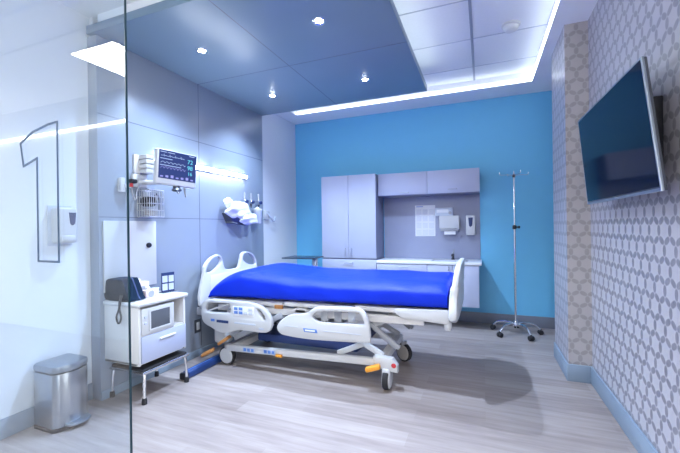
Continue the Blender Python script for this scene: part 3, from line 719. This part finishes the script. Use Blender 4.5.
# suction tray
t = thing('suction_tray', (-2.75, 3.62, 1.38), 'dark-rimmed wall tray stuffed with white crumpled bag on headwall', 'tray')
def trf(u, v):
    ang = PI*u-PI/2
    r = 0.75+0.25*v
    return (XH+0.002+0.17*r*math.cos(ang)*1.0, 3.60+0.24*r*math.sin(ang), 1.385+0.13*v**1.2+0.03*(1-v)*abs(math.sin(ang)))
q = MB().grid(trf, 25, 6); q.tube([trf(i/24, 1) for i in range(25)], 0.009, 8); q.tube([trf(i/24, 0) for i in range(25)], 0.012, 8)
for i in range(0, 25, 2): q.tube([trf(i/24, 0), trf(i/24, 1)], 0.004, 5)
obj('basket', q, 'darkmetal', t, 'dark metal tray')
t = thing('plastic_bag', (-2.72, 3.55, 1.42), 'crumpled white plastic bag bulging out of the wall tray', 'bag')
random.seed(11)
def bag(cx, cy, cz, rx, ry, rz, seed, amp=0.18):
    ph = [random.uniform(0, 6) for _ in range(6)]
    def f(u, v):
        th = PI*u; ps = 2*PI*v
        k = 1+amp*(math.sin(3*ps+ph[0]+2*th)+math.sin(5*ps+ph[1]-3*th)*0.6+math.sin(7*th+ph[2]+2*ps)*0.5)*math.sin(th)
        return (cx+rx*k*math.sin(th)*math.cos(ps), cy+ry*k*math.sin(th)*math.sin(ps), cz+rz*k*math.cos(th))
    return f
obj('bag_body', MB().grid(bag(-2.71, 3.52, 1.555, 0.085, 0.17, 0.105, 1), 22, 32, True), 'cloth', t)
obj('bag_flap', MB().grid(bag(-2.67, 3.66, 1.46, 0.06, 0.15, 0.075, 2), 20, 28, True), 'cloth', t)
obj('bag_corner', MB().grid(bag(-2.735, 3.38, 1.64, 0.04, 0.06, 0.06, 3), 14, 18, True), 'cloth', t)
def flowmeter(y, label):
    t = thing('flowmeter', (XH, y, 1.66), label, 'flowmeter', 'gas flowmeters above the wall tray')
    obj('body', MB().box(XH, XH+0.07, y-0.018, y+0.018, 1.65, 1.70, 0.006), 'chrome', t)
    obj('sight_tube', MB().lathe([(0.011, 0), (0.011, 0.08), (0.007, 0.09)], (XH+0.05, y, 1.70), seg=14), 'greyp', t, 'grey sight tube')
    obj('dial', MB().lathe([(0.022, 0), (0.020, 0.025), (0, 0.027)], (XH+0.07, y, 1.675), (1, 0, 0), 14), 'navy', t, 'dark knob')
    obj('nozzle', MB().lathe([(0.006, 0), (0.012, 0.05)], (XH+0.05, y, 1.60), seg=10), 'darkmetal', t)
flowmeter(3.72, 'gas flowmeter with slim sight tube, nearest the crumpled bag')
flowmeter(3.85, 'gas flowmeter with slim sight tube, middle one above the tray')
flowmeter(4.02, 'gas flowmeter with slim sight tube, nearest the headwall end')
t = thing('suction_canister', (-2.74, 3.935, 1.40), 'clear pale suction canister right of the crumpled bag', 'canister')
obj('jar', MB().lathe([(0.045, 0), (0.052, 0.01), (0.058, 0.16), (0.060, 0.165)], (-2.725, 3.935, 1.40), seg=22), 'paleprint', t)
obj('lid', MB().lathe([(0.062, 0), (0.062, 0.02), (0.03, 0.03), (0.015, 0.05), (0, 0.05)], (-2.725, 3.935, 1.566), seg=22), 'whitep', t)
obj('bracket', MB().box(XH, -2.77, 3.915, 3.955, 1.46, 1.52, 0.004), 'greyp', t)
t = thing('glove_holder', (XW, 4.45, 1.50), 'small pale holder with tube on white wall past the headwall', 'holder')
obj('plate', MB().box(XW-0.002, XW+0.03, 4.30, 4.42, 1.46, 1.58, 0.008), 'whitep', t)
obj('tube_loop', MB().tube(path([(XW+0.03, 4.36, 1.56), (XW+0.06, 4.42, 1.47), (XW+0.05, 4.50, 1.44), (XW+0.03, 4.56, 1.50)], 6), 0.012, 8), 'paleprint', t)

# ------------------------------------------------------------------ dispenser and bin behind the glass
t = thing('soap_dispenser', (XWF, 1.71, 1.25), 'white hand sanitiser dispenser with dark window on white wall', 'dispenser')
obj('body', MB().box(XWF, XWF+0.10, 1.635, 1.765, 1.255, 1.515, 0.018, 3), 'whitep', t)
obj('window', MB().plate([(1.703, 1.478), (1.752, 1.478), (1.744, 1.40), (1.733, 1.385), (1.720, 1.385), (1.710, 1.40)], [], (XWF+0.1005, 0, 0), UY, UZ, 0.006, 0.002), 'navy', t, 'dark tapered window')
obj('push_bar', MB().box(XWF+0.03, XWF+0.108, 1.655, 1.745, 1.268, 1.31, 0.008), 'whitep', t)
obj('back_plate', MB().box(XWF, XWF+0.012, 1.615, 1.775, 1.235, 1.53, 0.004), 'paleprint', t)
BINX0, BINX1, BINY0, BINY1 = -2.875, -2.615, 1.49, 1.725
t = thing('pedal_bin', (-2.70, 1.60, 0), 'brushed steel pedal bin with slim body by the white wall', 'bin')
def dshape(x0, x1, y0, y1, bow):
    # flat at the wall end, bowed ends along Y
    pts = []
    cy = (y0+y1)/2
    r = 0.05
    for k in range(9):
        f = k/8; pts.append((x1+bow*(1-(2*f-1)**2)-0.0, y0+r+(y1-y0-2*r)*f))
    for k in range(1, 6): a_ = PI/2*k/6; pts.append((x1-r+r*math.cos(a_), y1-r+r*math.sin(a_)))
    pts += [(x0+0.02, y1), (x0, y1-0.02), (x0, y0+0.02), (x0+0.02, y0)]
    for k in range(1, 6): a_ = PI/2*k/6; pts.append((x1-r+r*math.sin(a_), y0+r-r*math.cos(a_)))
    return pts
def prismz(poly, z0, z1, bev): return MB().plate(poly, [], (0, 0, (z0+z1)/2), UX, UY, z1-z0, bev)
ds = dshape(BINX0, BINX1-0.02, BINY0, BINY1, 0.02)
obj('body', prismz(ds, 0.02, 0.385, 0.004), 'steel', t)
obj('base_ring', prismz(inset(ds, -0.004), 0.0, 0.028, 0.004), 'blackp', t, 'black base ring')
obj('lid', prismz(inset(ds, -0.003), 0.388, 0.440, 0.016), 'steel_lid', t)
pd = obj('pedal', MB().plate(smooth([(-2.66, 1.56), (-2.59, 1.555), (-2.565, 1.60), (-2.565, 1.65), (-2.59, 1.695), (-2.66, 1.69)], 4), [], (0, 0, 0.036), UX, UY, 0.018, 0.006), 'steel_lid', t)

# ------------------------------------------------------------------ cupboards along the blue wall
YF = 4.82
def handle(parent, x0, x1, z, y, vert=False):
    h = MB()
    if vert: h.tube([(x0, y, z), (x0, y-0.028, z+0.012), (x0, y-0.028, x1-0.012), (x0, y, x1)], 0.005, 8)
    else: h.tube([(x0, y, z), (x0+0.01, y-0.026, z), (x1-0.01, y-0.026, z), (x1, y, z)], 0.0055, 8)
    obj('handle', h, 'steel', parent, 'steel bar handle')
def front(parent, name, x0, x1, z0, z1, y=YF):
    return obj(name, MB().box(x0+0.0025, x1-0.0025, y-0.018, y, z0+0.0025, z1-0.0025, 0.002), 'cab', parent)
t = thing('tall_cupboard', (-1.79, 5.03, 0.30), 'tall lavender grey two-door cupboard at left of the sink', 'cupboard')
o = obj('body', MB().box(-2.205, -1.385, YF, YB-0.016, 0.885, 2.075, 0.002), 'cabside', t, 'darker slate side')
d1 = front(t, 'door', -2.205, -1.785, 0.89, 2.078); handle(d1, -1.83, 1.035, 0.915, YF-0.018, True)
d2 = front(t, 'door', -1.785, -1.378, 0.89, 2.078); handle(d2, -1.74, 1.035, 0.915, YF-0.018, True)
t = thing('drawer_unit', (-1.79, 5.03, 0.30), 'lavender grey drawer cabinet beneath the tall cupboard', 'cabinet')
obj('body', MB().box(-2.205, -1.385, YF, YB-0.001, 0.30, 0.880, 0.002), 'cabside', t)
for z0, z1 in ((0.70, 0.878), (0.50, 0.70), (0.30, 0.50)):
    d1 = front(t, 'drawer', -2.205, -1.378, z0, z1); handle(d1, -1.86, -1.72, (z0+z1)/2+0.04, YF-0.018)
YU = 4.93
t = thing('wall_cupboard', (-0.68, 5.1, 1.77), 'lavender grey two-door wall cupboard above the sink', 'cupboard')
obj('body', MB().box(-1.375, -0.035, YU, YB-0.013, 1.765, 2.075, 0.002), 'cabside', t)
d1 = front(t, 'door', -1.375, -0.69, 1.768, 2.078, YU); handle(d1, -1.06, -0.94, 1.80, YU-0.018)
d2 = front(t, 'door', -0.69, -0.03, 1.768, 2.078, YU); handle(d2, -0.42, -0.31, 1.815, YU-0.018)
t = thing('sink_cabinet', (-0.71, 5.03, 0.30), 'lavender grey base cabinet under the white worktop', 'cabinet')
obj('body', MB().box(-1.375, -0.055, YF, YB-0.001, 0.30, 0.833, 0.002), 'cabside', t)
for z0, z1 in ((0.66, 0.832), (0.48, 0.66), (0.30, 0.48)):
    d1 = front(t, 'drawer', -1.375, -0.69, z0, z1); handle(d1, -1.06, -0.94, (z0+z1)/2+0.045, YF-0.018)
d1 = front(t, 'door', -0.69, -0.37, 0.30, 0.832); handle(d1, -0.415, 0.83-0.02, 0.72, YF-0.018, True)
d1 = front(t, 'door', -0.37, -0.05, 0.30, 0.832); handle(d1, -0.335, 0.83-0.02, 0.72, YF-0.018, True)
t = thing('worktop', (-0.70, 5.03, 0.835), 'white worktop with sink over the base cabinet', 'worktop')
obj('slab', MB().box(-1.378, -0.02, YF-0.03, YB-0.013, 0.835, 0.870, 0.004), 'counter', t)
obj('sink_rim', MB().plate(smooth([(-0.62, 4.88), (-0.22, 4.88), (-0.20, 5.0), (-0.22, 5.12), (-0.62, 5.12), (-0.64, 5.0)], 4), [smooth([(-0.60, 4.90), (-0.24, 4.90), (-0.22, 5.0), (-0.24, 5.10), (-0.60, 5.10), (-0.62, 5.0)], 4)], (0, 0, 0.8715), UX, UY, 0.003, 0.001), 'steel', t, 'steel sink rim')
struct('trim_backsplash', MB().box(-1.378, -0.035, YB-0.012, YB, 0.870, 1.765, 0.002), 'splash')
t = thing('faucet', (-0.39, 5.18, 0.87), 'black single-lever faucet on the white worktop', 'faucet')
obj('body', MB().lathe([(0.024, 0), (0.024, 0.008), (0.017, 0.015), (0.017, 0.07), (0.012, 0.08)], (-0.39, 5.17, 0.87), seg=16), 'blackp', t)
obj('spout', MB().tube(path([(-0.39, 5.17, 0.92), (-0.39, 5.12, 0.945), (-0.39, 5.05, 0.945), (-0.39, 5.04, 0.925)], 5), 0.011, 10), 'blackp', t)
obj('lever', MB().tube([(-0.39, 5.17, 0.945), (-0.37, 5.17, 1.01)], 0.009, 8), 'steel', t, 'steel lever')
YS = YB-0.012
t = thing('notice_sheet', (-0.77, YS, 1.41), 'tall white printed notice sheet on the backsplash', 'notice')
obj('sheet', MB().box(-0.915, -0.63, YS-0.004, YS+0.001, 1.19, 1.635, 0.001), 'paper', t)
q = MB()
for i in range(3):
    for j in range(4): q.box(-0.895+i*0.088, -0.825+i*0.088, YS-0.0055, YS-0.003, 1.21+j*0.098, 1.285+j*0.098)
obj('printed_cells', q, 'cell', t, 'faint printed cells')
obj('header', MB().box(-0.90, -0.80, YS-0.0055, YS-0.003, 1.612, 1.622), 'stickblue', t, 'blue header line')
t = thing('glove_box', (-0.50, YS, 1.53), 'grey printed glove box behind the paper towel dispenser', 'glove box')
obj('box', MB().box(-0.62, -0.385, YS-0.09, YS, 1.475, 1.59, 0.004), 'paleprint', t)
obj('print', MB().box(-0.60, -0.44, YS-0.0925, YS-0.089, 1.52, 1.565), 'paper', t, 'white printing')
obj('oval_slot', MB().lathe([(0.022, 0), (0.018, 0.003), (0, 0.003)], (-0.42, YS-0.09, 1.515), (0, -1, 0), 16), 'greyp', t, 'grey opening')
t = thing('towel_dispenser', (-0.43, YS, 1.35), 'white paper towel dispenser on the backsplash by the notice', 'dispenser')
obj('housing', MB().box(-0.565, -0.30, YS-0.13, YS, 1.295, 1.475, 0.012, 3), 'whitep', t)
obj('outlet_slot', MB().box(-0.545, -0.315, YS-0.115, YS-0.02, 1.262, 1.297, 0.004), 'greyp', t, 'grey outlet slot')
obj('towel', MB().box(-0.50, -0.35, YS-0.10, YS-0.09, 1.215, 1.285, 0.002), 'paper', t, 'white towel hanging out')
t = thing('sanitizer_dispenser', (-0.155, YS, 1.33), 'narrow white sanitizer dispenser with dark window near backsplash edge', 'dispenser')
obj('body', MB().box(-0.215, -0.095, YS-0.09, YS, 1.205, 1.475, 0.012, 3), 'whitep', t)
obj('window', MB().plate([(-0.185, 1.445), (-0.125, 1.445), (-0.135, 1.335), (-0.16, 1.315), (-0.175, 1.335)], [], (0, YS-0.0905, 0), UX, UZ, 0.006, 0.002), 'navy', t, 'dark window')
# over-bed table in the far corner
t = thing('overbed_table', (-2.30, 4.40, 0), 'overbed table with thin dark top in the far left corner', 'table')
obj('tabletop', MB().box(-2.52, -2.06, 4.18, 4.54, 0.925, 0.940, 0.005), 'table', t)
obj('column', MB().box(-2.14, -2.08, 4.33, 4.39, 0.08, 0.925, 0.008), 'steel', t, 'steel column')
b = MB(); b.box(-2.70, -2.06, 4.20, 4.26, 0.05, 0.085, 0.01); b.box(-2.70, -2.06, 4.46, 4.52, 0.05, 0.085, 0.01); b.box(-2.14, -2.07, 4.20, 4.52, 0.05, 0.09, 0.01)
obj('base', b, 'darkmetal', t)
for x in (-2.66, -2.10):
    for y in (4.23, 4.49): obj('caster', MB().lathe([(0.020, 0), (0.025, 0.006), (0.025, 0.016), (0.020, 0.022)], (x, y-0.011, 0.025), (0, 1, 0), 16), 'rubber', t)

# ------------------------------------------------------------------ IV pole
PX, PY = 0.36, 4.88
t = thing('iv_pole', (PX, PY, 0), 'chrome rolling IV pole with four hooks against the blue wall', 'iv pole')
obj('pole', MB().lathe([(0.013, 0), (0.013, 1.20), (0.009, 1.205), (0.009, 1.855), (0.004, 1.88), (0, 1.885)], (PX, PY, 0.12), seg=16), 'chrome', t)
obj('hub', MB().lathe([(0.02, 0), (0.045, 0.01), (0.045, 0.03), (0.025, 0.05), (0.02, 0.07)], (PX, PY, 0.095), seg=18), 'chrome', t)
obj('collar', MB().lathe([(0.020, 0), (0.024, 0.006), (0.024, 0.04), (0.018, 0.05)], (PX, PY, 1.285), seg=16), 'blackp', t, 'black height collar')
obj('knob', MB().lathe([(0.008, 0), (0.008, 0.02), (0.018, 0.022), (0.016, 0.04)], (PX+0.02, PY, 1.31), (1, 0, 0), 14), 'blackp', t, 'black locking knob')
for k, dg_ in enumerate((228, 300, 12, 84, 156)):
    a = math.radians(dg_); dx, dy = math.cos(a), math.sin(a)
    lg = obj('leg', MB().tube(path([(PX+dx*0.02, PY+dy*0.02, 0.125), (PX+dx*0.12, PY+dy*0.12, 0.135), (PX+dx*0.22, PY+dy*0.22, 0.115), (PX+dx*0.275, PY+dy*0.275, 0.062)], 6), 0.013, 10), 'chrome', t, 'chrome curved leg')
    c0 = Vector((PX+dx*0.28, PY+dy*0.28, 0.029))
    q = MB(); tx = Vector((-dy, dx, 0))
    q.lathe([(0.015, 0), (0.027, 0.001), (0.029, 0.006), (0.029, 0.018), (0.027, 0.023), (0.015, 0.024)], c0+tx*0.004, tx, 18)
    q.lathe([(0.015, 0), (0.027, 0.001), (0.029, 0.006), (0.029, 0.018), (0.027, 0.023), (0.015, 0.024)], c0-tx*0.028, tx, 18)
    q.lathe([(0.012, 0), (0.012, 0.04)], c0+Vector((0, 0, 0)), (0, 0, 1), 10)
    obj('caster', q, 'rubber', lg, 'black twin caster')
for dg_ in (20, 110, 200, 290):
    a = math.radians(dg_); dx, dy = math.cos(a), math.sin(a)
    obj('hook', MB().tube(path([(PX, PY, 1.945), (PX+dx*0.08, PY+dy*0.08, 1.952), (PX+dx*0.15, PY+dy*0.15, 1.95), (PX+dx*0.172, PY+dy*0.172, 1.962), (PX+dx*0.175, PY+dy*0.175, 1.985)], 5), 0.0042, 8), 'chrome', t)
obj('hook_boss', MB().lathe([(0.014, 0), (0.018, 0.008), (0.018, 0.03), (0.010, 0.04)], (PX, PY, 1.92), seg=14), 'darkmetal', t)

# ------------------------------------------------------------------ television
TL, TR, BR, BL = [Vector(v) for v in ((0.664, 3.125, 2.103), (0.679, 2.025, 2.106), (0.711, 1.923, 1.481), (0.695, 3.023, 1.478))]
ctr = (TL+TR+BR+BL)/4
r_ = ((TR-TL)+(BR-BL)).normalized(); u_ = ((TL-BL)+(TR-BR)); u_ = (u_-r_*u_.dot(r_)*0.0).normalized()
nn = r_.cross(u_).normalized()
W2, H2 = (TR-TL).length/2*0.99, (TL-BL).length/2*0.99
TM = Matrix(((r_.x, u_.x, nn.x, ctr.x), (r_.y, u_.y, nn.y, ctr.y), (r_.z, u_.z, nn.z, ctr.z), (0, 0, 0, 1)))
t = thing('television', tuple(ctr), 'large black flat television tilted on the papered wall', 'television')
obj('cabinet', MB().box(-W2, W2, -H2, H2, -0.022, 0.0, 0.004, 2, TM), 'darkmetal', t)
obj('screen', MB().box(-W2+0.010, W2-0.010, -H2+0.018, H2-0.010, -0.001, 0.0025, 0.001, 1, TM), 'scr', t, 'glossy dark screen')
obj('bezel_edge', MB().plate([(-W2-0.002, -H2-0.002), (W2+0.002, -H2-0.002), (W2+0.002, H2+0.002), (-W2-0.002, H2+0.002)], [[(-W2+0.008, -H2+0.012), (W2-0.008, -H2+0.012), (W2-0.008, H2-0.008), (-W2+0.008, H2-0.008)]], TM @ Vector((0, 0, -0.004)), tuple(r_), tuple(u_), 0.014, 0.003), 'steel_lid', t, 'grey metal bezel')
obj('badge', MB().box(-0.03, 0.03, -H2+0.004, -H2+0.012, 0.002, 0.004, 0.001, 1, TM), 'chrome', t)
mb_ = MB(); mb_.box(XR-0.05, XR, 2.25, 2.75, 1.60, 1.98, 0.006); mb_.box(0.73, XR-0.03, 2.42, 2.58, 1.70, 1.88, 0.006)
obj('wall_mount', mb_, 'blackp', t, 'black wall mount')
obj('back_shell', MB().box(-0.42, 0.42, -0.25, 0.14, -0.06, -0.02, 0.015, 2, TM), 'blackp', t)

# ------------------------------------------------------------------ world, camera, colour
w = bpy.data.worlds.new('World'); SC.world = w; w.use_nodes = True
bg = w.node_tree.nodes['Background']; bg.inputs[0].default_value = (1.0, 0.965, 0.92, 1); bg.inputs[1].default_value = 3.0

cd = bpy.data.cameras.new('Camera'); cam = bpy.data.objects.new('Camera', cd); COL.objects.link(cam)
F_PX = 358.31
cd.sensor_fit = 'HORIZONTAL'; cd.sensor_width = 36; cd.lens = F_PX/680*36; cd.clip_start = 0.02
yw, pt, rl = [math.radians(v) for v in (21.7454, -0.0347, -0.7835)]
fw = Vector((-math.sin(yw)*math.cos(pt), math.cos(yw)*math.cos(pt), math.sin(pt)))
ri = Vector((math.cos(yw), math.sin(yw), 0)); uu = ri.cross(fw)
rr = ri*math.cos(rl)+uu*math.sin(rl); ur = -ri*math.sin(rl)+uu*math.cos(rl)
cam.matrix_world = Matrix(((rr.x, ur.x, -fw.x, 0), (rr.y, ur.y, -fw.y, 0), (rr.z, ur.z, -fw.z, 1.35), (0, 0, 0, 1)))
SC.camera = cam
vs = SC.view_settings; vs.view_transform = 'Standard'; vs.look = 'None'; vs.gamma = 1; vs.use_curve_mapping = False
vs.exposure = 0.28
SC.cycles.use_denoising = True
SC.cycles.max_bounces = 10; SC.cycles.diffuse_bounces = 6; SC.cycles.transparent_max_bounces = 12
SC.cycles.sample_clamp_indirect = 6
